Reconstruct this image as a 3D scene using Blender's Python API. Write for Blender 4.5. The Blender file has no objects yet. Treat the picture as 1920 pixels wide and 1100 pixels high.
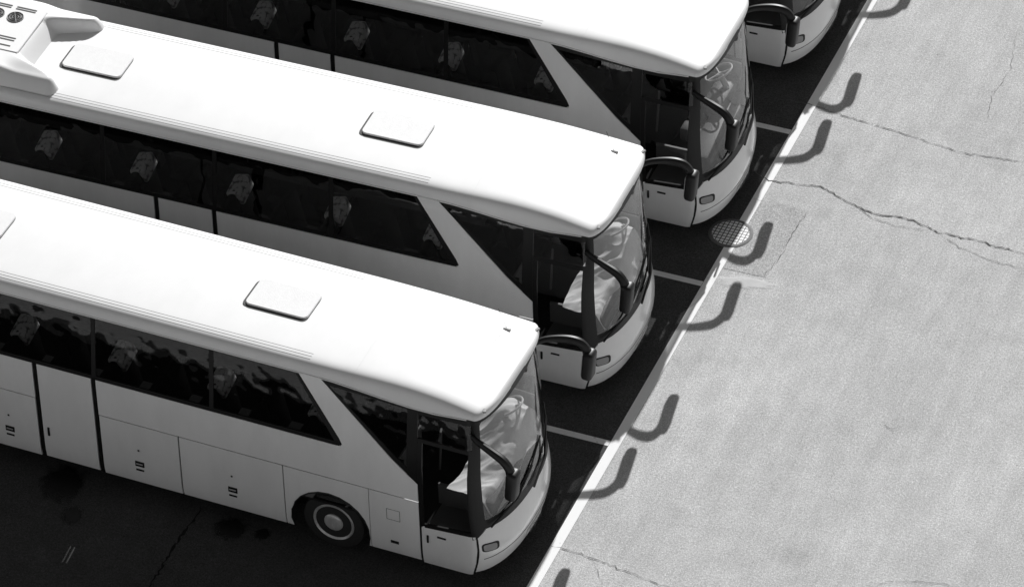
import bpy, bmesh, math, random
from mathutils import Vector, Matrix, noise as mnoise
from mathutils.geometry import tessellate_polygon
random.seed(5)
COL=bpy.context.scene.collection
R_=math.radians
# ------------------------------------------------------------------ materials
def mat(name): 
    m=bpy.data.materials.new(name); m.use_nodes=True; n=m.node_tree; n.nodes.clear(); return m,n
def N(n,t,**k):
    o=n.nodes.new(t)
    for a,b in k.items(): setattr(o,a,b)
    return o
def g(v): return (v,v,v,1)
def principled(name,base,rough,metal=0,coat=0,dirt=0.0,dscale=3,bump=0,bscale=200,spec=.5):
    m,n=mat(name); out=N(n,'ShaderNodeOutputMaterial'); p=N(n,'ShaderNodeBsdfPrincipled')
    n.links.new(p.outputs[0],out.inputs[0])
    p.inputs['Base Color'].default_value=g(base); p.inputs['Roughness'].default_value=rough
    p.inputs['Metallic'].default_value=metal; p.inputs['Coat Weight'].default_value=coat; p.inputs['Coat Roughness'].default_value=.05
    p.inputs['Specular IOR Level'].default_value=spec
    tc=N(n,'ShaderNodeTexCoord')
    if dirt:
        t=N(n,'ShaderNodeTexNoise'); t.inputs['Scale'].default_value=dscale; t.inputs['Detail'].default_value=8; t.inputs['Roughness'].default_value=.65
        mp=N(n,'ShaderNodeMapping'); mp.inputs['Scale'].default_value=(1.6,1,.45)
        n.links.new(tc.outputs['Object'],mp.inputs[0]); n.links.new(mp.outputs[0],t.inputs[0])
        r=N(n,'ShaderNodeMapRange'); r.inputs[1].default_value=.35; r.inputs[2].default_value=.72
        r.inputs[3].default_value=base; r.inputs[4].default_value=base*(1-dirt)
        n.links.new(t.outputs[0],r.inputs[0]); n.links.new(r.outputs[0],p.inputs['Base Color'])
    if bump:
        t=N(n,'ShaderNodeTexNoise'); t.inputs['Scale'].default_value=bscale; b=N(n,'ShaderNodeBump'); b.inputs['Strength'].default_value=bump; b.inputs['Distance'].default_value=.01
        n.links.new(tc.outputs['Object'],t.inputs[0]); n.links.new(t.outputs[0],b.inputs['Height']); n.links.new(b.outputs[0],p.inputs['Normal'])
    return m
def glass(name,tint,rough=.02,wob=.25,base=.055):
    m,n=mat(name); out=N(n,'ShaderNodeOutputMaterial'); mx=N(n,'ShaderNodeMixShader'); tr=N(n,'ShaderNodeBsdfTransparent'); gl=N(n,'ShaderNodeBsdfGlossy')
    lw=N(n,'ShaderNodeLayerWeight'); lw.inputs[0].default_value=.5
    pw=N(n,'ShaderNodeMath',operation='POWER'); pw.inputs[1].default_value=4.2
    ma=N(n,'ShaderNodeMath',operation='MULTIPLY_ADD'); ma.inputs[1].default_value=.9; ma.inputs[2].default_value=base
    n.links.new(lw.outputs['Facing'],pw.inputs[0]); n.links.new(pw.outputs[0],ma.inputs[0])
    tr.inputs[0].default_value=g(tint); gl.inputs['Roughness'].default_value=rough; gl.inputs[0].default_value=g(.95)
    tc=N(n,'ShaderNodeTexCoord'); t=N(n,'ShaderNodeTexNoise'); t.inputs['Scale'].default_value=1.7; b=N(n,'ShaderNodeBump'); b.inputs['Strength'].default_value=wob; b.inputs['Distance'].default_value=.05
    n.links.new(tc.outputs['Object'],t.inputs[0]); n.links.new(t.outputs[0],b.inputs['Height']); n.links.new(b.outputs[0],gl.inputs['Normal'])
    n.links.new(ma.outputs[0],mx.inputs[0]); n.links.new(tr.outputs[0],mx.inputs[1]); n.links.new(gl.outputs[0],mx.inputs[2]); n.links.new(mx.outputs[0],out.inputs[0])
    return m
M={}
M['paint']=principled('white_paint',.94,.28,coat=.6,dirt=.09,dscale=1.4)
M['roof']=principled('roof_paint',.90,.42,coat=.15,dirt=.05,dscale=1.2)
M['hatch']=principled('hatch_plastic',.84,.6,dirt=.06,dscale=9,bump=.25,bscale=60)
M['bead']=principled('roof_bead_seal',.30,.6)
M['black']=principled('black_trim',.010,.4,spec=.3)
M['rubber']=principled('rubber',.02,.75,bump=.2,bscale=120)
M['mirror_black']=principled('mirror_housing',.010,.45,spec=.4)
M['chassis']=principled('chassis_dark',.012,.9,spec=.2)
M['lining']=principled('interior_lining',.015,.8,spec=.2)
M['seat']=principled('seat_fabric',.006,.95,dirt=.4,dscale=8,spec=.05)
M['dash']=principled('dashboard',.09,.5)
M['steel']=principled('rim_steel',.75,.35,metal=.35,dirt=.35,dscale=8)
M['reflector']=principled('lamp_reflector',.30,.3,metal=.6)
M['plate']=principled('plate_white',.6,.5)
M['ink']=principled('plate_ink',.02,.5)
M['glass']=glass('tinted_glass',.62,.015,.3)
M['doorglass']=glass('door_glass',.78)
M['screen']=glass('windscreen_glass',.70,.01,.12,.10)
M['cloth']=principled('white_cloth',.85,.9,dirt=.08,dscale=6)
M['grille']=principled('vent_dark',.05,.7)
M['iron']=principled('cast_iron',.16,.7,dirt=.3,dscale=20)
M['wheelgrey']=principled('wheel_grey',.6,.5)
m,n=mat('headrest_fabric'); out=N(n,'ShaderNodeOutputMaterial'); p=N(n,'ShaderNodeBsdfPrincipled'); n.links.new(p.outputs[0],out.inputs[0])
tc=N(n,'ShaderNodeTexCoord'); v=N(n,'ShaderNodeTexVoronoi'); v.inputs['Scale'].default_value=14; n.links.new(tc.outputs['Object'],v.inputs[0])
cr=N(n,'ShaderNodeValToRGB'); cr.color_ramp.elements[0].position=.5; cr.color_ramp.elements[0].color=g(.95); cr.color_ramp.elements[1].position=.75; cr.color_ramp.elements[1].color=g(.25)
n.links.new(v.outputs['Distance'],cr.inputs[0]); n.links.new(cr.outputs[0],p.inputs['Base Color']); p.inputs['Roughness'].default_value=.9
M['cover']=m
m,n=mat('lid_pattern'); out=N(n,'ShaderNodeOutputMaterial'); p=N(n,'ShaderNodeBsdfPrincipled'); n.links.new(p.outputs[0],out.inputs[0])
tc=N(n,'ShaderNodeTexCoord'); v=N(n,'ShaderNodeTexVoronoi',distance='CHEBYCHEV'); v.inputs['Scale'].default_value=14; v.inputs['Randomness'].default_value=0; n.links.new(tc.outputs['Object'],v.inputs[0])
cr=N(n,'ShaderNodeValToRGB'); cr.color_ramp.elements[0].position=.36; cr.color_ramp.elements[0].color=g(.88); cr.color_ramp.elements[1].position=.40; cr.color_ramp.elements[1].color=g(.10)
n.links.new(v.outputs['Distance'],cr.inputs[0]); n.links.new(cr.outputs[0],p.inputs['Base Color']); p.inputs['Roughness'].default_value=.6
M['lid']=m
def ground_mat(name,base,contrast,grain,streak=True):
    m,n=mat(name); out=N(n,'ShaderNodeOutputMaterial'); p=N(n,'ShaderNodeBsdfPrincipled'); n.links.new(p.outputs[0],out.inputs[0]); p.inputs['Roughness'].default_value=.9; p.inputs['Specular IOR Level'].default_value=.25
    tc=N(n,'ShaderNodeTexCoord')
    def noise(sc,det,vec=None,ro=.6):
        t=N(n,'ShaderNodeTexNoise'); t.inputs['Scale'].default_value=sc; t.inputs['Detail'].default_value=det; t.inputs['Roughness'].default_value=ro
        n.links.new(vec or tc.outputs['Object'],t.inputs[0]); return t.outputs[0]
    def mr(i,a,b,c,d):
        r=N(n,'ShaderNodeMapRange'); r.inputs[1].default_value=a;r.inputs[2].default_value=b;r.inputs[3].default_value=c;r.inputs[4].default_value=d; n.links.new(i,r.inputs[0]); return r.outputs[0]
    def mul(a,b):
        q=N(n,'ShaderNodeMath',operation='MULTIPLY'); n.links.new(a,q.inputs[0]); n.links.new(b,q.inputs[1]); return q.outputs[0]
    a=mr(noise(.35,6),.3,.7,base*(1-contrast*.7),base*(1+contrast*.7))
    b=mr(noise(2.3,10,ro=.75),.3,.7,1-contrast*.7,1+contrast*.7)
    c=mr(noise(52,3,ro=.9),.3,.7,1-grain,1+grain)
    c2=mr(noise(24,5,ro=.9),.3,.7,1-grain*.8,1+grain*.8)
    r=mul(mul(a,b),mul(c,c2))
    if streak:
        mp=N(n,'ShaderNodeMapping'); mp.inputs['Scale'].default_value=(2.6,.3,1); mp.inputs['Rotation'].default_value=(0,0,R_(25)); n.links.new(tc.outputs['Object'],mp.inputs[0])
        r=mul(r,mr(noise(1.5,10,mp.outputs[0],.75),.35,.7,1+contrast*.7,1-contrast*.7))
        v=N(n,'ShaderNodeTexVoronoi'); v.inputs['Scale'].default_value=2.1; n.links.new(tc.outputs['Object'],v.inputs[0])
        r=mul(r,mr(v.outputs['Distance'],.012,.04,.45,1))
        v=N(n,'ShaderNodeTexVoronoi'); v.inputs['Scale'].default_value=5.3; n.links.new(tc.outputs['Object'],v.inputs[0])
        r=mul(r,mr(v.outputs['Distance'],.03,.08,1.3,1))
        r=mul(r,mr(noise(.9,4,ro=.5),.60,.72,1,.88))
    n.links.new(r,p.inputs['Base Color'])
    bm_=N(n,'ShaderNodeBump'); bm_.inputs['Strength'].default_value=.9; bm_.inputs['Distance'].default_value=.012; n.links.new(noise(45,5,ro=.8),bm_.inputs['Height']); n.links.new(bm_.outputs[0],p.inputs['Normal'])
    return m
M['pavement']=ground_mat('pavement_concrete',.53,.14,.48)
M['asphalt']=ground_mat('bay_asphalt',.068,.28,.65,False)
M['patch']=ground_mat('patch_concrete',.455,.14,.55)
M['crack']=principled('crack_dark',.10,.95)
def worn(name,base,wear,soft=.1):
    m,n=mat(name); out=N(n,'ShaderNodeOutputMaterial'); p=N(n,'ShaderNodeBsdfPrincipled'); p.inputs['Base Color'].default_value=g(base); p.inputs['Roughness'].default_value=.8
    tr=N(n,'ShaderNodeBsdfTransparent'); mx=N(n,'ShaderNodeMixShader'); tc=N(n,'ShaderNodeTexCoord'); t=N(n,'ShaderNodeTexNoise'); t.inputs['Scale'].default_value=14; t.inputs['Detail'].default_value=12; t.inputs['Roughness'].default_value=.8
    n.links.new(tc.outputs['Object'],t.inputs[0]); r=N(n,'ShaderNodeMapRange'); r.inputs[1].default_value=wear; r.inputs[2].default_value=wear+soft; r.inputs[4].default_value=.97; n.links.new(t.outputs[0],r.inputs[0])
    n.links.new(r.outputs[0],mx.inputs[0]); n.links.new(tr.outputs[0],mx.inputs[1]); n.links.new(p.outputs[0],mx.inputs[2]); n.links.new(mx.outputs[0],out.inputs[0]); return m
M['line']=worn('line_paint',.92,.28)
M['line2']=worn('line_paint_worn',.85,.32)
def stain_mat(name,base,op):
    m,n=mat(name); out=N(n,'ShaderNodeOutputMaterial'); p=N(n,'ShaderNodeBsdfPrincipled'); p.inputs['Base Color'].default_value=g(base); p.inputs['Roughness'].default_value=.5
    tr=N(n,'ShaderNodeBsdfTransparent'); mx=N(n,'ShaderNodeMixShader'); tc=N(n,'ShaderNodeTexCoord'); gr=N(n,'ShaderNodeTexGradient',gradient_type='SPHERICAL')
    t=N(n,'ShaderNodeTexNoise'); t.inputs['Scale'].default_value=3; t.inputs['Detail'].default_value=6
    ad=N(n,'ShaderNodeMath',operation='MULTIPLY_ADD'); ad.inputs[1].default_value=.9; n.links.new(tc.outputs['Object'],gr.inputs[0]); n.links.new(tc.outputs['Object'],t.inputs[0]); n.links.new(t.outputs[0],ad.inputs[0]); n.links.new(gr.outputs[0],ad.inputs[2])
    r=N(n,'ShaderNodeMapRange'); r.inputs[1].default_value=.65; r.inputs[2].default_value=.95; r.inputs[4].default_value=op; n.links.new(ad.outputs[0],r.inputs[0])
    n.links.new(r.outputs[0],mx.inputs[0]); n.links.new(tr.outputs[0],mx.inputs[1]); n.links.new(p.outputs[0],mx.inputs[2]); n.links.new(mx.outputs[0],out.inputs[0]); return m
M['oil']=stain_mat('oil',.008,.9); M['chalk']=stain_mat('chalk',.72,.35)
# ------------------------------------------------------------------ helpers
def link(name,bm,m,parent=None,smooth=False,angle=35):
    me=bpy.data.meshes.new(name); bm.to_mesh(me); bm.free()
    for q in (m if isinstance(m,(list,tuple)) else [m]): me.materials.append(q)
    if smooth:
        for f in me.polygons: f.use_smooth=True
        me.set_sharp_from_angle(angle=R_(angle))
    o=bpy.data.objects.new(name,me); COL.objects.link(o)
    if parent: o.parent=parent
    return o
def empty(name,loc=(0,0,0),rz=0):
    o=bpy.data.objects.new(name,None); COL.objects.link(o); o.location=loc; o.rotation_euler=(0,0,rz); o.empty_display_size=.3; return o
def tag(o,label=None,cat=None,group=None,kind=None):
    if label:o['label']=label
    if cat:o['category']=cat
    if group:o['group']=group
    if kind:o['kind']=kind
    return o
def kids(o): return [c for c in bpy.data.objects if c.parent==o]
def roundpoly(pts,r,seg=4):
    out=[];n=len(pts)
    for i in range(n):
        a=Vector(pts[i-1]);b=Vector(pts[i]);c=Vector(pts[(i+1)%n])
        u=(a-b);v=(c-b);rr=min(r,u.length*.45,v.length*.45);u=b+u.normalized()*rr;v=b+v.normalized()*rr
        for k in range(seg+1):
            t=k/seg; out.append(tuple(u*(1-t)**2+b*2*t*(1-t)+v*t*t))
    return out
def patch(name,pts,mapf,uc,vc,m,parent,th=.025,smooth=True,off=0.):
    """flat polygon pts, cut along uc and vc, wrapped on the body by mapf; th=0 gives a single sheet facing out"""
    bm=bmesh.new(); vs=[bm.verts.new((p[0],p[1],0)) for p in pts]
    for tri in tessellate_polygon([[Vector((p[0],p[1],0)) for p in pts]]):
        try: bm.faces.new([vs[i] for i in tri])
        except ValueError: pass
    for k,cuts in ((0,uc),(1,vc)):
        for c in cuts:
            no=[0,0,0];no[k]=1;co=[0,0,0];co[k]=c
            bmesh.ops.bisect_plane(bm,geom=bm.verts[:]+bm.edges[:]+bm.faces[:],plane_co=co,plane_no=no,dist=1e-5)
    bmesh.ops.remove_doubles(bm,verts=bm.verts[:],dist=1e-5)
    bmesh.ops.recalc_face_normals(bm,faces=bm.faces[:])
    out=bmesh.new(); A={};B_={}
    for v in bm.verts:
        A[v]=out.verts.new(mapf(v.co.x,v.co.y,-off))
        if th: B_[v]=out.verts.new(mapf(v.co.x,v.co.y,th-off))
    for f in bm.faces:
        out.faces.new([A[v] for v in f.verts])
        if th: out.faces.new([B_[v] for v in reversed(f.verts)])
    if th:
        for e in bm.edges:
            if e.is_boundary:
                a,b=e.verts; out.faces.new([A[a],A[b],B_[b],B_[a]])
        bmesh.ops.recalc_face_normals(out,faces=out.faces[:])
    bm.free()
    return link(name,out,m,parent,smooth,30)
def box(bm,c,s,bev=0,rot=None,seg=2):
    r=bmesh.ops.create_cube(bm,size=1); vs=r['verts']
    M_=Matrix.Translation(c)@(rot or Matrix())@Matrix.Diagonal((*s,1))
    bmesh.ops.transform(bm,matrix=M_,verts=vs)
    if bev:
        es=list({e for v in vs for e in v.link_edges}); bmesh.ops.bevel(bm,geom=es,offset=bev,segments=seg,profile=.5,affect='EDGES')
def tube(bm,pts,rad,seg=8,caps=True,flat=1.):
    pts=[Vector(p) for p in pts]; rings=[]
    for i,p in enumerate(pts):
        t=(pts[min(i+1,len(pts)-1)]-pts[max(i-1,0)]).normalized()
        a=Vector((0,0,1)) if abs(t.z)<.9 else Vector((1,0,0))
        u=t.cross(a).normalized(); v=t.cross(u).normalized(); r=rad[i] if isinstance(rad,(list,tuple)) else rad
        rings.append([bm.verts.new(p+u*math.cos(2*math.pi*k/seg)*r+v*math.sin(2*math.pi*k/seg)*r*flat) for k in range(seg)])
    for a,b in zip(rings,rings[1:]):
        for k in range(seg): bm.faces.new([a[k],a[(k+1)%seg],b[(k+1)%seg],b[k]])
    if caps: bm.faces.new(rings[0][::-1]); bm.faces.new(rings[-1])
def spline(pts,n=6):
    P=[Vector(p) for p in pts]; P=[P[0]*2-P[1]]+P+[P[-1]*2-P[-2]]; out=[]
    for i in range(1,len(P)-2):
        for k in range(n):
            t=k/n; a,b,c,d=P[i-1:i+3]
            out.append(.5*((2*b)+(c-a)*t+(2*a-5*b+4*c-d)*t*t+(3*b-a-3*c+d)*t**3))
    out.append(P[-2]); return out
def lathe(bm,prof,cx,cz,seg=40):
    rings=[]
    for r,y in prof:
        rings.append([bm.verts.new((cx+math.cos(2*math.pi*k/seg)*r,y,cz+math.sin(2*math.pi*k/seg)*r)) for k in range(seg)])
    for a,b in zip(rings,rings[1:]):
        for k in range(seg): bm.faces.new([a[k],a[(k+1)%seg],b[(k+1)%seg],b[k]])
    bm.faces.new(rings[-1])
    bmesh.ops.recalc_face_normals(bm,faces=bm.faces[:])
# ------------------------------------------------------------------ coach shape
P_,Q_=1.8,2.4
def sm(t): t=max(0,min(1,t)); return t*t*(3-2*t)
def W(z):
    if z<.55: return 1.25-.03*((.55-z)/.25)**2
    if z<2.2: return 1.25
    return 1.25-.14*((z-2.2)/1.08)
def X0(z):
    if z<1.2: return .05*math.sin(math.pi*max(0,(z-.3)/.9))-.05*((1.2-z)/.9)**3
    return -(z-1.2)*.10
def LL(z): return .5-.19*sm((z-1.3)/1.9)
def side(s):
    def f(x,z,ins=0):
        w=W(z)-ins; u=-x; q=sm((1.24-u)/.86); L=LL(z)
        d=max(u*(1-q+q*L/.5),0)
        y=w if d>=L else w*(1-(1-d/L)**P_)**(1/Q_)
        return (-u+q*(X0(z)+u*(1-L/.5)),s*y,z)
    return f
def front(t,z,ins=0):
    a=min(abs(t),.9999)
    return (X0(z)-ins-LL(z)*(1-(1-a**Q_)**(1/P_)),t*(W(z)-ins*a),z)
UC=[-.9,-.7,-.6,-.5,-.47,-.44,-.41,-.38,-.35,-.32]
VC=[.35,.45,.55,.8,1.0,1.2,1.5,1.8,2.0,2.2,2.4,2.6,2.8,3.0]
TC=[-.94,-.9,-.85,-.8,-.7,-.6,-.5,-.4,-.3,-.2,-.1,0,.1,.2,.3,.4,.5,.6,.7,.8,.85,.9,.94]
def ZG(x): return 3.285-.115*sm((x+2.9)/1.7)+.055*sm((x+1.1)/.7)
def roof_pt(d,t):
    w=1.13*(1-(1-min(d/.20,1))**1.6)**(1/3.6); zg=ZG(-.18-d)
    top=3.47-.165*(1-min(d/1.8,1))**2
    gg=(1-(1-min(d/.06,1))**2.2)**(1/2.2); A=(1-min(abs(t),1)**20)**(1/2.2)
    return Vector((-.18-d,t*w,zg+(top-zg)*A*gg+.03*(1-t*t)*gg))
def roof_z(x,y): return roof_pt(-.18-x,y/1.13).z
def arch(cx,r,z0,n=14,z=.52):
    a0=math.asin((z-z0)/r) if z>z0 else 0
    return [(cx-math.cos(-a0+(math.pi+2*a0)*k/n)*r,z+math.sin(-a0+(math.pi+2*a0)*k/n)*r) for k in range(n+1)]
B=empty('coach_bus')
for s in (-1,1):
    F=side(s); near=(s==-1)
    def sp(name,pts,m,th=.025,off=0.): return patch(name,pts,F,UC,VC,M[m],B,th,True,off)
    def gl(name,pts,m='glass',off=-.006):
        o=patch(name,pts,F,UC,VC,M[m],B,0,True,off)
        if o.data.polygons[0].normal.y*s<0: o.data.flip_normals()
        return o
    zt=3.27
    right=[(-1.27,1.48),(-1.27,1.82),(-1.42,1.95),(-2.83,zt)] if near else [(-.40,1.48),(-.40,1.78),(-1.27,1.82),(-1.42,1.95),(-2.83,zt)]
    sp('side_panel',[(-6.47,1.48)]+right+[(-3.17,zt),(-2.50,2.30),(-2.455,2.21),(-2.47,2.17),(-2.55,2.155),(-6.47,2.155)],'paint')
    sp('side_panel',[(-12.1,1.48),(-7.53,1.48),(-7.53,2.16),(-12.1,2.16)],'paint')
    md=sp('middle_door',[(-7.45,.33),(-6.55,.33),(-6.55,2.16),(-7.45,2.16)],'paint')
    for xx in (-7.49,-6.51): sp('door_seal',[(xx-.022,.32),(xx+.022,.32),(xx+.022,2.17),(xx-.022,2.17)],'black',.03,.003)
    rows=[(-8.5,-7.53),(-6.47,-5.166),(-5.154,-3.456)]
    hx=[-8.03,-5.85,-4.31]
    for (a,b),h in zip(rows,hx):
        d=sp('luggage_door',[(a+.006,.31),(b-.006,.31),(b-.006,1.465),(a+.006,1.465)],'paint')
        if near:
            bm=bmesh.new(); box(bm,(h,s*1.252,.70),(.15,.012,.10),.004); link('handle',bm,M['black'],d)
            bm=bmesh.new(); box(bm,(h,s*1.262,.705),(.11,.012,.018),.004); link('handle_bar',bm,M['steel'],d)
            bm=bmesh.new(); box(bm,(h,s*1.256,.585),(.13,.01,.03),.003); link('latch',bm,M['black'],d)
            bm=bmesh.new(); box(bm,(h,s*1.255,.97),(.03,.01,.03),.004); link('lock',bm,M['black'],d)
    if near:
        bm=bmesh.new(); box(bm,(-7.36,s*1.256,.86),(.035,.02,.16),.006); link('handle',bm,M['black'],md)
    sp('wheel_arch_panel',[(-3.444,.31)]+arch(-2.72,.64,.31)+[(-2.076,.31),(-2.076,1.465),(-3.444,1.465)],'paint')
    sp('wheel_arch_panel',[(-12.1,.35)]+arch(-9.7,.64,.35)+[(-8.512,.35),(-8.512,1.465),(-12.1,1.465)],'paint')
    bm=bmesh.new(); tube(bm,[F(x,z,-.004) for x,z in arch(-2.72,.632,.31)],.012,6); link('arch_lip',bm,M['black'],B,True)
    fx=-1.27 if near else -.40
    fp=sp('front_side_panel',[(-2.064,.31),(fx,.31),(fx,1.465),(-2.064,1.465)],'paint')
    if near:
        bm=bmesh.new(); q=[(-1.79,.98),(-1.58,.98),(-1.58,1.18),(-1.79,1.18)]
        for a,b in zip(q,q[1:]+q[:1]): tube(bm,[F(a[0],a[1],-.001),F(b[0],b[1],-.001)],.004,4)
        link('filler_flap',bm,M['grille'],fp)
        bm=bmesh.new(); box(bm,(-1.68,s*1.254,.55),(.13,.01,.05),.003); link('vent',bm,M['black'],fp)
    sp('window_rail',[(-12.1,2.165),(-2.50,2.165),(-2.46,2.23),(-12.1,2.23)],'black')
    sp('window_rail',[(-12.1,3.235),(-3.15,3.235),(-3.18,3.30),(-12.1,3.30)],'black')
    px=[-12.07,-10.28,-8.38,-6.49,-4.56]
    for x in px: sp('window_pillar',[(x-.035,2.232),(x+.035,2.232),(x+.035,3.233),(x-.035,3.233)],'black')
    for i,x in enumerate(px):
        if i<4: gl('side_window',[(x+.036,2.232),(px[i+1]-.036,2.232),(px[i+1]-.036,3.233),(x+.036,3.233)])
        else: gl('side_window',[(x+.036,2.232),(-2.50,2.232),(-3.16,3.233),(x+.036,3.233)])
    sp('window_seal',[(-2.56,2.20),(-2.46,2.20),(-3.165,3.25),(-3.22,3.25)],'black',.02,-.004)
    gl('quarter_window',[(-2.72,3.17),(-1.43,2.07),(-1.43,3.12)])
    sp('window_frame',[(-2.825,3.265),(-2.72,3.17),(-1.30,3.11),(-1.30,3.18)],'black')
    sp('window_frame',[(-2.82,3.262),(-2.70,3.19),(-1.42,2.07),(-1.42,1.965)],'black',.02,-.003)
    sp('window_pillar',[(-1.43,1.97),(-1.265,1.82),(-1.265,3.18),(-1.43,3.18)],'black',.03,-.001)
    sp('window_rail',[(-1.26,3.08),(-.37,3.10),(-.37,3.22),(-1.26,3.20)],'black',.03,-.002)
    if near:
        gl('transom_window',[(-1.26,2.66),(-.39,2.66),(-.39,3.10),(-1.26,3.08)])
        dr=sp('passenger_door',[(-1.235,.27),(-.41,.27),(-.41,1.06),(-1.235,1.0)],'paint')
        sp('door_frame',[(-1.26,2.60),(-.39,2.60),(-.39,2.665),(-1.26,2.665)],'black')
        for a,b in ((-1.262,-1.19),(-.455,-.385)): sp('door_frame',[(a,1.0),(b,1.03),(b,2.598),(a,2.598)],'black',.03)
        sp('door_seal',[(-1.262,.27),(-1.237,.27),(-1.237,.998),(-1.262,.998)],'black',.03,-.002)
        sp('door_seal',[(-.408,.27),(-.372,.27),(-.372,1.03),(-.408,1.03)],'black',.03,-.002)
        sp('door_frame',[(-1.19,1.005),(-.455,1.06),(-.455,1.13),(-1.19,1.07)],'black',.03,-.001)
        gl('door_window',[(-1.189,1.071),(-.456,1.131),(-.456,2.598),(-1.189,2.598)],'doorglass',-.008)
        bm=bmesh.new(); box(bm,(-1.14,s*1.255,.80),(.03,.03,.14),.006); link('handle',bm,M['black'],dr)
        bm=bmesh.new(); box(bm,F(-.93,.885,-.006),(.14,.014,.028),.004); link('latch',bm,M['black'],dr)
    else:
        gl('driver_window',[(-1.26,1.85),(-.41,1.80),(-.41,3.10),(-1.26,3.08)],'doorglass')
        sp('front_side_panel',[(-.395,.31),(-.372,.31),(-.372,1.78),(-.395,1.78)],'paint',.02,-.001)
    patch('windscreen_pillar',[(s*.885,1.20),(s*.972,1.03),(s*.972,3.20),(s*.885,3.20)] ,front,TC+[-.96,-.92,.92,.96],VC,M['black'],B,.03,True,0)
    A0=(-.46,s*1.07,2.88)
    bm=bmesh.new(); pts=spline([A0,(-.28,s*1.22,2.93),(-.02,s*1.34,2.93),(.18,s*1.40,2.88),(.28,s*1.42,2.77),(.31,s*1.42,2.62)])
    tube(bm,pts,[.042+.024*sm(k/20) for k in range(len(pts))],10,True,1.1)
    mo=link('wing_mirror',bm,M['mirror_black'],B,True)
    bm=bmesh.new(); box(bm,(.325,s*1.415,2.49),(.17,.24,.52),.06,Matrix.Rotation(R_(5),4,'Y'),3); link('mirror_housing',bm,M['mirror_black'],mo,True)
    bm=bmesh.new(); box(bm,(.238,s*1.415,2.49),(.008,.18,.38),.0,Matrix.Rotation(R_(5),4,'Y')); link('mirror_glass',bm,M['steel'],mo)
    hl=patch('headlight',roundpoly([(s*.77,.72),(s*.95,.755),(s*.952,.92),(s*.77,.88)],.05),front,TC,VC,M['black'],B,.02,True,.004)
    patch('lamp_lens',roundpoly([(s*.80,.74),(s*.935,.77),(s*.94,.90),(s*.80,.865)],.04),front,TC,VC,M['reflector'],hl,.004,True,.008)
    for cx in (-2.72,-9.7):
        bm=bmesh.new(); lathe(bm,[(.30,s*.86),(.48,s*.86),(.505,s*.90),(.505,s*1.10),(.485,s*1.14),(.40,s*1.155),(.325,s*1.145)],cx,.505,44); w=link('wheel',bm,M['rubber'],B,True)
        bm=bmesh.new(); lathe(bm,[(.335,s*1.142),(.32,s*1.165),(.29,s*1.145),(.28,s*1.05),(.25,s*1.04),(.20,s*1.08),(.155,s*1.12),(.15,s*1.16),(.13,s*1.175),(.05,s*1.18)],cx,.505,44)
        for k in range(10):
            a=2*math.pi*k/10; box(bm,(cx+math.cos(a)*.182,s*1.115,.505+math.sin(a)*.182),(.03,.04,.03),.005)
        nf=len(bm.faces)
        for k in range(10):
            a=2*math.pi*(k+.5)/10
            bmesh.ops.create_circle(bm,cap_ends=True,radius=.030,segments=10,matrix=Matrix.Translation((cx+math.cos(a)*.232,s*1.072,.505+math.sin(a)*.232))@Matrix.Rotation(R_(90),4,'X'))
        bm.faces.ensure_lookup_table()
        for f in bm.faces[nf:]: f.material_index=1
        link('wheel_rim',bm,[M['steel'],M['black']],w,True)
    bm=bmesh.new(); q=roof_pt(.11,s*.93); box(bm,q+Vector((0,0,.0)),(.05,.09,.03),.01,Matrix.Rotation(R_(-25*s),4,'Z')); link('marker_lamp',bm,M['bead'],B)
    bm=bmesh.new()
    for yy in (.90,.955,1.01):
        tube(bm,[Vector((x,s*yy,roof_z(x,s*yy)-.0005)) for x in [-12,-10,-8,-6,-4,-3]],.0035,4)
    link('roof_beading',bm,M['bead'],B)
    bm=bmesh.new(); tube(bm,[roof_pt(-.18-x,s)+Vector((0,s*.004,-.012)) for x in [-12,-6,-3.4,-3,-2.6,-2.2,-1.8,-1.4,-1,-.7,-.5]],.010,6); link('gutter',bm,M['paint'],B,True)
bump=patch('front_bumper',[(-.968,.33),(.968,.33),(.968,1.04),(.885,1.17),(-.885,1.17),(-.968,1.04)],front,TC+[-.96,.96],VC+[.4,.5,.65,.72,.9,1.1],M['paint'],B,.03)
patch('bumper_crease',[(-.93,.60),(.93,.60),(.93,.612),(-.93,.612)],front,TC,VC,M['grille'],bump,.01,True,.002)
patch('number_plate',[(-.21,.40),(.21,.40),(.21,.52),(-.21,.52)],front,TC,[],M['plate'],bump,.012,False,.014)
cu=bpy.data.curves.new('plate_text','FONT'); cu.body='06 BJH 75'; cu.size=.105; cu.align_x='CENTER'; cu.align_y='CENTER'
to=bpy.data.objects.new('tmp',cu); COL.objects.link(to); bpy.context.view_layer.update()
me=bpy.data.meshes.new_from_object(to); bpy.data.objects.remove(to); me.materials.clear(); me.materials.append(M['ink'])
me.transform(Matrix.Translation((X0(.52)+.018,0,.46))@Matrix(((0,0,1,0),(1,0,0,0),(0,1,0,0),(0,0,0,1))))
to=bpy.data.objects.new('plate_lettering',me); COL.objects.link(to); to.parent=bump
patch('screen_surround',[(-.885,1.172),(.885,1.172),(.885,1.32),(-.885,1.32)],front,TC,[1.2],M['black'],B,.03,True,-.001)
patch('screen_header',[(-.885,3.09),(.885,3.09),(.885,3.22),(-.885,3.22)],front,TC,[],M['black'],B,.03,True,-.004)
ws=patch('windscreen',[(-.884,1.321),(.884,1.321),(.884,3.089),(-.884,3.089)],front,TC,VC+[1.35,1.65,1.9,2.1,2.3,2.5,2.7,2.9],M['screen'],B,0,True,-.004)
if ws.data.polygons[0].normal.x<0: ws.data.flip_normals()
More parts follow.
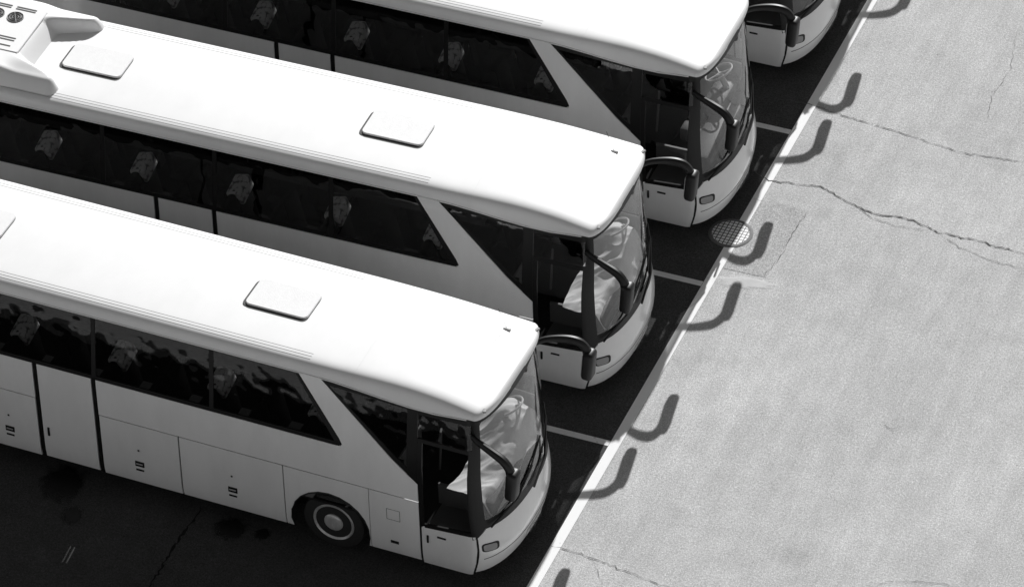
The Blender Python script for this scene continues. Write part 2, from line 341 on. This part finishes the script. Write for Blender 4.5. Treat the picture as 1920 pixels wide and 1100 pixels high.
for y0,y1,zt_ in ((-.85,.02,1.55),(-.05,.80,1.62)):
    bm=bmesh.new(); a=Vector(front(y0,1.22,-.05)); b=Vector(front((y0+y1)/2,1.36,-.035)); c=Vector(front(y1,zt_,-.02))
    tube(bm,[a,b,c],.018,6); tube(bm,[Vector(front(y1-.45,zt_-.17,-.012)),Vector(front(y1-.0,zt_+.01,-.015)),Vector(front(y1+.35 if y1<.5 else .87,zt_+.20,-.012))],.013,5)
    link('wiper',bm,M['black'],B,True)
# roof
bm=bmesh.new(); ds=[.06*(k/6)**2.2 for k in range(7)]+[.08,.1,.13,.16,.2,.28,.4,.55,.7,.9,1.1,1.3,1.5,1.8,2.1,2.4,2.75,3.2,4,5,6.5,8,10,12]
ts_=[]; K=20
for k in range(-K,K+1): ts_.append(math.copysign(1-(1-abs(k)/K)**2.9,k))
rows=[[bm.verts.new(roof_pt(max(d,.0006),t)) for t in ts_] for d in ds]
for a,b in zip(rows,rows[1:]):
    for k in range(len(ts_)-1): bm.faces.new([a[k],a[k+1],b[k+1],b[k]])
bmesh.ops.recalc_face_normals(bm,faces=bm.faces[:])
roof=link('roof',bm,M['roof'],B,True,28)
if sum(p.normal.z for p in roof.data.polygons)<0: roof.data.flip_normals()
bm=bmesh.new(); tube(bm,[roof_pt(2.1,t)+Vector((0,0,-.002)) for t in ts_[4:-4]],.0035,4); link('roof_seam',bm,M['hatch'],roof)
def rrect(x0,x1,y0,y1,r): return roundpoly([(x0,y0),(x1,y0),(x1,y1),(x0,y1)],r,6)
def slab(name,pts,z0,z1,m,parent,bev=.012,smooth=False):
    bm=bmesh.new(); vs=[bm.verts.new((x,y,z0)) for x,y in pts]; f=bm.faces.new(vs); r=bmesh.ops.extrude_face_region(bm,geom=[f]); up=[v for v in r['geom'] if isinstance(v,bmesh.types.BMVert)]
    for v in up: v.co.z=z1
    top=[f for f in r['geom'] if isinstance(f,bmesh.types.BMFace)]
    if bev: bmesh.ops.bevel(bm,geom=[e for f in top for e in f.edges],offset=bev,segments=1,affect='EDGES',profile=.5)
    bmesh.ops.recalc_face_normals(bm,faces=bm.faces[:]); return link(name,bm,m,parent,smooth,30)
for hx_ in (-3.93,-8.97):
    h=slab('roof_hatch',rrect(hx_-.515,hx_+.505,-.31,.30,.10),3.44,3.508,M['grille'],B,.0)
    slab('hatch_lid',rrect(hx_-.475,hx_+.53,-.285,.325,.10),3.512,3.538,M['hatch'],h,.008)
bm=bmesh.new(); tube(bm,[(-.65,.73,3.36),(-.79,.73,3.74)],.004,5); link('antenna',bm,M['grille'],B)
bm=bmesh.new(); box(bm,(-.66,.73,3.405),(.12,.05,.03),.01); link('antenna_base',bm,M['hatch'],B)
bm=bmesh.new(); nx,ny=70,64; gv=[]
def ac(x,y):
    ay=abs(y); xb=-9.74+.58*sm((ay-.42)/.38); d1=(xb-x)/(.42-.2*sm((ay-.5)/.3)); d2=(1.05-ay)/.22; d3=(x+12.05)/.3
    return 3.40+.33*(sm(d1)**.7)*(sm(d2)**.6)*sm(d3)-.05*sm((ay-.55)/.3)*(1-sm((-9.9-x)/.4))
for i in range(nx+1):
    x=-12.05+2.95*(i/nx); gv.append([bm.verts.new((x,-1.06+2.12*j/ny,ac(x,-1.06+2.12*j/ny))) for j in range(ny+1)])
for i in range(nx):
    for j in range(ny): bm.faces.new([gv[i][j],gv[i+1][j],gv[i+1][j+1],gv[i][j+1]])
acu=link('air_conditioner',bm,M['roof'],B,True,60)
slab('cover_panel',rrect(-11.9,-10.08,-.47,.66,.03),3.70,3.742,M['roof'],acu,.006)
for k in range(4):
    fx=-10.50-.33*k
    bm=bmesh.new(); bmesh.ops.create_circle(bm,cap_ends=True,radius=.135,segments=32,matrix=Matrix.Translation((fx,.34,3.746)))
    link('fan',bm,M['grille'],acu)
    bm=bmesh.new()
    for rr in (.13,.09,.05): tube(bm,[(fx+math.cos(a*math.pi/12)*rr,.34+math.sin(a*math.pi/12)*rr,3.752) for a in range(25)],.006,4,False)
    for a in range(6): tube(bm,[(fx,.34,3.752),(fx+math.cos(a*math.pi/3)*.13,.34+math.sin(a*math.pi/3)*.13,3.752)],.006,4)
    link('fan_guard',bm,M['steel'],acu)
for yy in (.55,.60,-.16,-.22,-.36):
    for k in range(4):
        x1=-10.25-.42*k
        slab('vent_slot',rrect(x1-.34,x1,yy-.014,yy+.014,.01),3.742,3.746,M['grille'],acu,0)
bm=bmesh.new(); box(bm,(-6.2,0,.62),(11.4,1.62,.50)); box(bm,(-6.6,0,.90),(10.8,2.38,.04)); box(bm,(-.85,0,.62),(.7,2.1,.5))
for a,b in ((-8.45,-3.5),(-12,-10.4),(-2.0,-1.3)): box(bm,((a+b)/2,0,.61),(b-a,2.36,.5))
link('chassis',bm,M['chassis'],B)
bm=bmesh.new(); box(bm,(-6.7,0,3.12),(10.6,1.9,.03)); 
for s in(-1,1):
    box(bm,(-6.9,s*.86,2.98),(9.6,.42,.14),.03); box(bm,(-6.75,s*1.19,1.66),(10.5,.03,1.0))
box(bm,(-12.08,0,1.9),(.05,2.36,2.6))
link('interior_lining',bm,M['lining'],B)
patch('rear_panel',[(-1.2,.4),(1.2,.4),(1.2,2.2),(1.08,3.3),(-1.08,3.3),(-1.2,2.2)],lambda y,z,i=0:(-12.13+i,y,z),[],[],M['paint'],B)
bm=bmesh.new()
box(bm,(-.42,.0,1.36),(.42,1.85,.30),.06); box(bm,(-.60,.62,1.55),(.36,.9,.30),.09); box(bm,(-.80,-.15,1.32),(.35,.25,.25),.04)
link('dashboard',bm,M['dash'],B,True)
bm=bmesh.new(); C0=Vector((-.66,.68,1.95)); rot=Matrix.Rotation(R_(-28),3,'Y')
tube(bm,[C0+rot@Vector((math.cos(a*math.pi/16)*.235,math.sin(a*math.pi/16)*.235,0)) for a in range(33)],.017,8,False)
for a in (0,2.2,4.1): tube(bm,[C0+rot@Vector((0,0,-.03)),C0+rot@Vector((math.cos(a)*.23,math.sin(a)*.23,0))],.018,6)
tube(bm,[C0+rot@Vector((0,0,-.02)),C0+rot@Vector((0,0,-.3))],.05,8)
link('steering_wheel',bm,M['wheelgrey'],B,True)
bm=bmesh.new(); box(bm,(0,0,.42),(.48,.46,.16),.05); box(bm,(-.26,0,.80),(.14,.46,.80),.05,Matrix.Rotation(R_(-12),4,'Y')); box(bm,(-.02,0,.2),(.3,.3,.4))
so_=link('seat',bm,M['seat'],None,True); seat_me=so_.data; bpy.data.objects.remove(so_)
bm=bmesh.new(); box(bm,(-.325,0,1.09),(.26,.44,.26),.04,Matrix.Rotation(R_(-14),4,'Y')@Matrix.Rotation(R_(10),4,'X'),3)
so_=link('headrest_cover',bm,M['cover'],None,True); cov_me=so_.data; bpy.data.objects.remove(so_)
def seat(x,y,z,cover):
    o=bpy.data.objects.new('seat',seat_me); COL.objects.link(o); o.parent=B; o.location=(x,y,z)
    if cover:
        c=bpy.data.objects.new('headrest_cover',cov_me); COL.objects.link(c); c.parent=o
for k in range(12):
    for y in (-.93,-.46,.46,.93):
        if y<0 and k==0: continue
        seat(-2.0-.82*k,y,.925,(y==-.46 and k%2==1) or k==0)
seat(-1.25,.66,1.22,True)
bm=bmesh.new(); box(bm,(-1.62,-.75,1.7),(.03,.85,.8),.01); tube(bm,[(-1.35,-.3,1.3),(-1.3,-.3,2.1),(-1.2,-.6,2.15)],.018,6); link('partition',bm,M['dash'],B)
bm=bmesh.new(); box(bm,(-.85,-.85,.90),(.70,.5,.04)); box(bm,(-.95,-.58,1.1),(.6,.04,.4)); link('entry_step',bm,M['dash'],B)
# ------------------------------------------------------------------ place coaches
TREE=[(o,kids(o)) for o in kids(B)]
def copy_bus(skip_x=None):
    r=B.copy(); COL.objects.link(r)
    for ch,gs in TREE:
        if skip_x is not None and ch.name.startswith('seat') and ch.location.x<skip_x: continue
        c=ch.copy(); COL.objects.link(c); c.parent=r
        for q in gs: d=q.copy(); COL.objects.link(d); d.parent=c
    return r
spots=[(2.488,-5.248,-1.21,'white coach parked nearest the camera, its whole side, luggage doors and front wheel in view'),
 (2.476,-.811,.67,'white coach with the roof air conditioner in view, second from the front of the row'),
 (2.611,3.396,.32,'white coach with bare steering wheel behind its windscreen, third in the row'),
 (2.554,7.817,.01,'white coach showing only its front corner and one mirror at the top edge'),
 (2.60,12.0,.0,'white coach beyond the top edge whose mirror shadows fall on the pavement')]
buses=[]
for i,(x,y,yw,lab) in enumerate(spots):
    o=B if i==0 else copy_bus(-3 if i>=3 else None)
    o.location=(x,y,0); o.rotation_euler=(0,0,R_(yw)); tag(o,lab,'coach bus','coaches parked side by side'); buses.append(o)
for i,lab in ((0,'white cloth draped over the dashboard and wheel of the nearest coach'),(1,'white cloth draped over the dashboard of the coach second from the front')):
    bm=bmesh.new(); nu,nv=90,50; G=[]
    rnd=random.Random(i+3); ph=[rnd.uniform(0,6) for _ in range(6)]
    for a in range(nu+1):
        y=-.95+1.80*a/nu; row=[]
        for b in range(nv+1):
            t=b/nv; x=-.92+.74*t+.03*math.sin(y*5+ph[3])
            base=1.58+.24*sm((y+.6)/1.1)
            wh=.20*math.exp(-(((y-.62)/.36)**2+((x+.66)/.28)**2))
            q=Vector((x*.9+i*7,y*1.5-x*1.2,i*3.1))
            cre=abs(mnoise.noise(q*1.5))*.09+abs(mnoise.noise(q*4.2))*.035
            z=base+wh-cre+.03-.30*sm((t-.70)/.30)
            xx=min(x,front(y/1.25,z,.05)[0])
            row.append(bm.verts.new((xx,y,z)))
        G.append(row)
    for a in range(nu):
        for b in range(nv): bm.faces.new([G[a][b],G[a+1][b],G[a+1][b+1],G[a][b+1]])
    c=link('dashboard_cloth',bm,M['cloth'],None,True,80); c.location=buses[i].location; c.rotation_euler=buses[i].rotation_euler
    tag(c,lab,'cloth','cloths on dashboards')
# ------------------------------------------------------------------ camera
f_,p_,a_,r_,D_=9457.8,R_(39.866),R_(23.2681),R_(-1.8715),79.1359
h=Vector((-math.sin(a_),math.cos(a_),0)); r0=Vector((math.cos(a_),math.sin(a_),0)); Z=Vector((0,0,1))
Fd=h*math.cos(p_)-Z*math.sin(p_); u0=h*math.sin(p_)+Z*math.cos(p_)
Rt=r0*math.cos(r_)+u0*math.sin(r_); Up=-r0*math.sin(r_)+u0*math.cos(r_)
cd=bpy.data.cameras.new('camera'); cam=bpy.data.objects.new('camera',cd); COL.objects.link(cam)
cam.matrix_world=Matrix.Translation(-Fd*D_)@Matrix((Rt,Up,-Fd)).transposed().to_4x4()
cd.sensor_width=36; cd.lens=f_*36/1920; cd.clip_start=1; cd.clip_end=2000
bpy.context.scene.camera=cam
def G_(u,v,z=0):
    d=Fd+Rt*((u-960)/f_)-Up*((v-550)/f_); C=-Fd*D_; t=(z-C.z)/d.z; return C+d*t
# ------------------------------------------------------------------ ground
def sheet(name,x0,x1,y0,y1,z,m):
    bm=bmesh.new(); bm.faces.new([bm.verts.new(c) for c in ((x0,y0,z),(x1,y0,z),(x1,y1,z),(x0,y1,z))]); return tag(link(name,bm,m),kind='structure')
sheet('pavement',-400,400,-400,400,0,M['pavement'])
sheet('parking_bay_asphalt',-16,2.74,-11.2,60,.004,M['asphalt'])
sheet('front_line',2.72,2.88,-60,60,.008,M['line'])
for y in (-2.77,1.25,5.36,9.4): sheet('bay_line',-12,2.715,y-.06,y+.06,.008,M['line2'])
def ribbon(bm,pts,w,jit=.02,seed=0):
    rnd=random.Random(seed); P=[]
    for a,b in zip(pts,pts[1:]):
        n_=max(2,int((b-a).length/.06))
        for k in range(n_): 
            q=a.lerp(b,k/n_); P.append(q+Vector((rnd.gauss(0,jit),rnd.gauss(0,jit),0)))
    P.append(pts[-1]); prev=None
    for i,q in enumerate(P):
        t=(P[min(i+1,len(P)-1)]-P[max(i-1,0)]).normalized(); nrm=Vector((-t.y,t.x,0)); ww=w*rnd.uniform(.2,1.3)*(1 if 3<i<len(P)-3 else .4)
        cur=(bm.verts.new((q+nrm*ww)),bm.verts.new((q-nrm*ww)))
        if prev: bm.faces.new([prev[0],prev[1],cur[1],cur[0]])
        prev=cur
bm=bmesh.new()
CR=[([(1385,300),(1400,312),(1440,338),(1500,345),(1545,352),(1590,378),(1640,400),(1700,408),(1760,435),(1830,450),(1930,478)],.011),
([(1430,180),(1515,195),(1600,222),(1700,252),(1800,285),(1925,305)],.007),
([(1760,437),(1800,462),(1850,485),(1925,505)],.005),
([(1590,378),(1640,410),(1690,425),(1745,432)],.004),
([(1400,370),(1460,382),(1515,395),(1490,430),(1470,470),(1430,522)],.004),
([(1028,1018),(1110,1045),(1180,1072),(1265,1105)],.006),([(1110,1045),(1125,1080),(1130,1100)],.003),
([(1620,1098),(1680,1088),(1760,1092),(1800,1100)],.004),
([(1905,60),(1895,130),(1860,180),(1850,230)],.003),
([(1650,795),(1670,803),(1690,800)],.007),([(1655,790),(1672,805),(1676,812)],.004)]
for k,(q,w) in enumerate(CR): ribbon(bm,[G_(*a,.011) for a in q],w,.012,k)
tag(link('ground_cracks',bm,M['crack']),kind='structure')
bm=bmesh.new(); ribbon(bm,[G_(*a,.011) for a in [(378,950),(350,990),(318,1035),(280,1100)]],.022,.012,40); tag(link('asphalt_crack',bm,M['chassis']),kind='structure')
bm=bmesh.new(); bm.faces.new([bm.verts.new(G_(u,v,.004)) for u,v in ((1405,375),(1513,397),(1435,520),(1345,500))]); tag(link('pavement_patch',bm,M['patch']),kind='structure')
def stain(u,v,rx,ry,rz,m,name='oil_stain'):
    bm=bmesh.new(); bmesh.ops.create_circle(bm,cap_ends=True,radius=1,segments=32); o=link(name,bm,M[m]); o.location=G_(u,v,.0135); o.scale=(rx,ry,1); o.rotation_euler=(0,0,rz); tag(o,kind='structure')
stain(118,905,.45,.6,.2,'oil'); stain(135,965,.22,.3,.2,'oil'); stain(432,990,.33,.35,0,'oil'); stain(492,1000,.16,.18,0,'oil')
stain(1395,528,.7,.2,.2,'chalk','chalk_stain')
mc=G_(1370,438); MH=empty('manhole_cover',(mc.x,mc.y,.0)); tag(MH,'round cast iron manhole cover with a cross-hatched lid on the white line','manhole cover')
bm=bmesh.new()
v1=[(bm.verts.new((math.cos(a)*.30,math.sin(a)*.30,.017)),bm.verts.new((math.cos(a)*.335,math.sin(a)*.335,.017)),bm.verts.new((math.cos(a)*.36,math.sin(a)*.36,.009))) for a in [2*math.pi*k/48 for k in range(48)]]
for k in range(48):
    a,b=v1[k],v1[(k+1)%48]; bm.faces.new([a[0],a[1],b[1],b[0]]); bm.faces.new([a[1],a[2],b[2],b[1]])
bmesh.ops.recalc_face_normals(bm,faces=bm.faces[:]); link('frame',bm,M['iron'],MH)
bm=bmesh.new(); bmesh.ops.create_circle(bm,cap_ends=True,radius=.31,segments=48,matrix=Matrix.Translation((0,0,.014))); link('lid',bm,M['lid'],MH)
# ------------------------------------------------------------------ light
w=bpy.data.worlds.new('World'); bpy.context.scene.world=w; w.use_nodes=True; n=w.node_tree; n.nodes.clear()
sd=Vector((.145,-1.53,-1)).normalized(); el=math.asin(-sd.z); az=math.atan2(-sd.x,-sd.y)
sky=N(n,'ShaderNodeTexSky',sky_type='NISHITA'); sky.sun_disc=False; sky.sun_elevation=el; sky.sun_rotation=az
bw=N(n,'ShaderNodeRGBToBW'); bg=N(n,'ShaderNodeBackground'); bg.inputs[1].default_value=.068; ow=N(n,'ShaderNodeOutputWorld')
n.links.new(sky.outputs[0],bw.inputs[0]); n.links.new(bw.outputs[0],bg.inputs[0]); n.links.new(bg.outputs[0],ow.inputs[0])
sl=bpy.data.lights.new('sun','SUN'); sl.energy=5; sl.angle=R_(.5); so=bpy.data.objects.new('sun',sl); COL.objects.link(so); so.rotation_euler=sd.to_track_quat('-Z','Y').to_euler(); so.location=(0,0,30)
sc=bpy.context.scene; sc.view_settings.view_transform='Standard'; sc.view_settings.look='None'; sc.view_settings.exposure=0
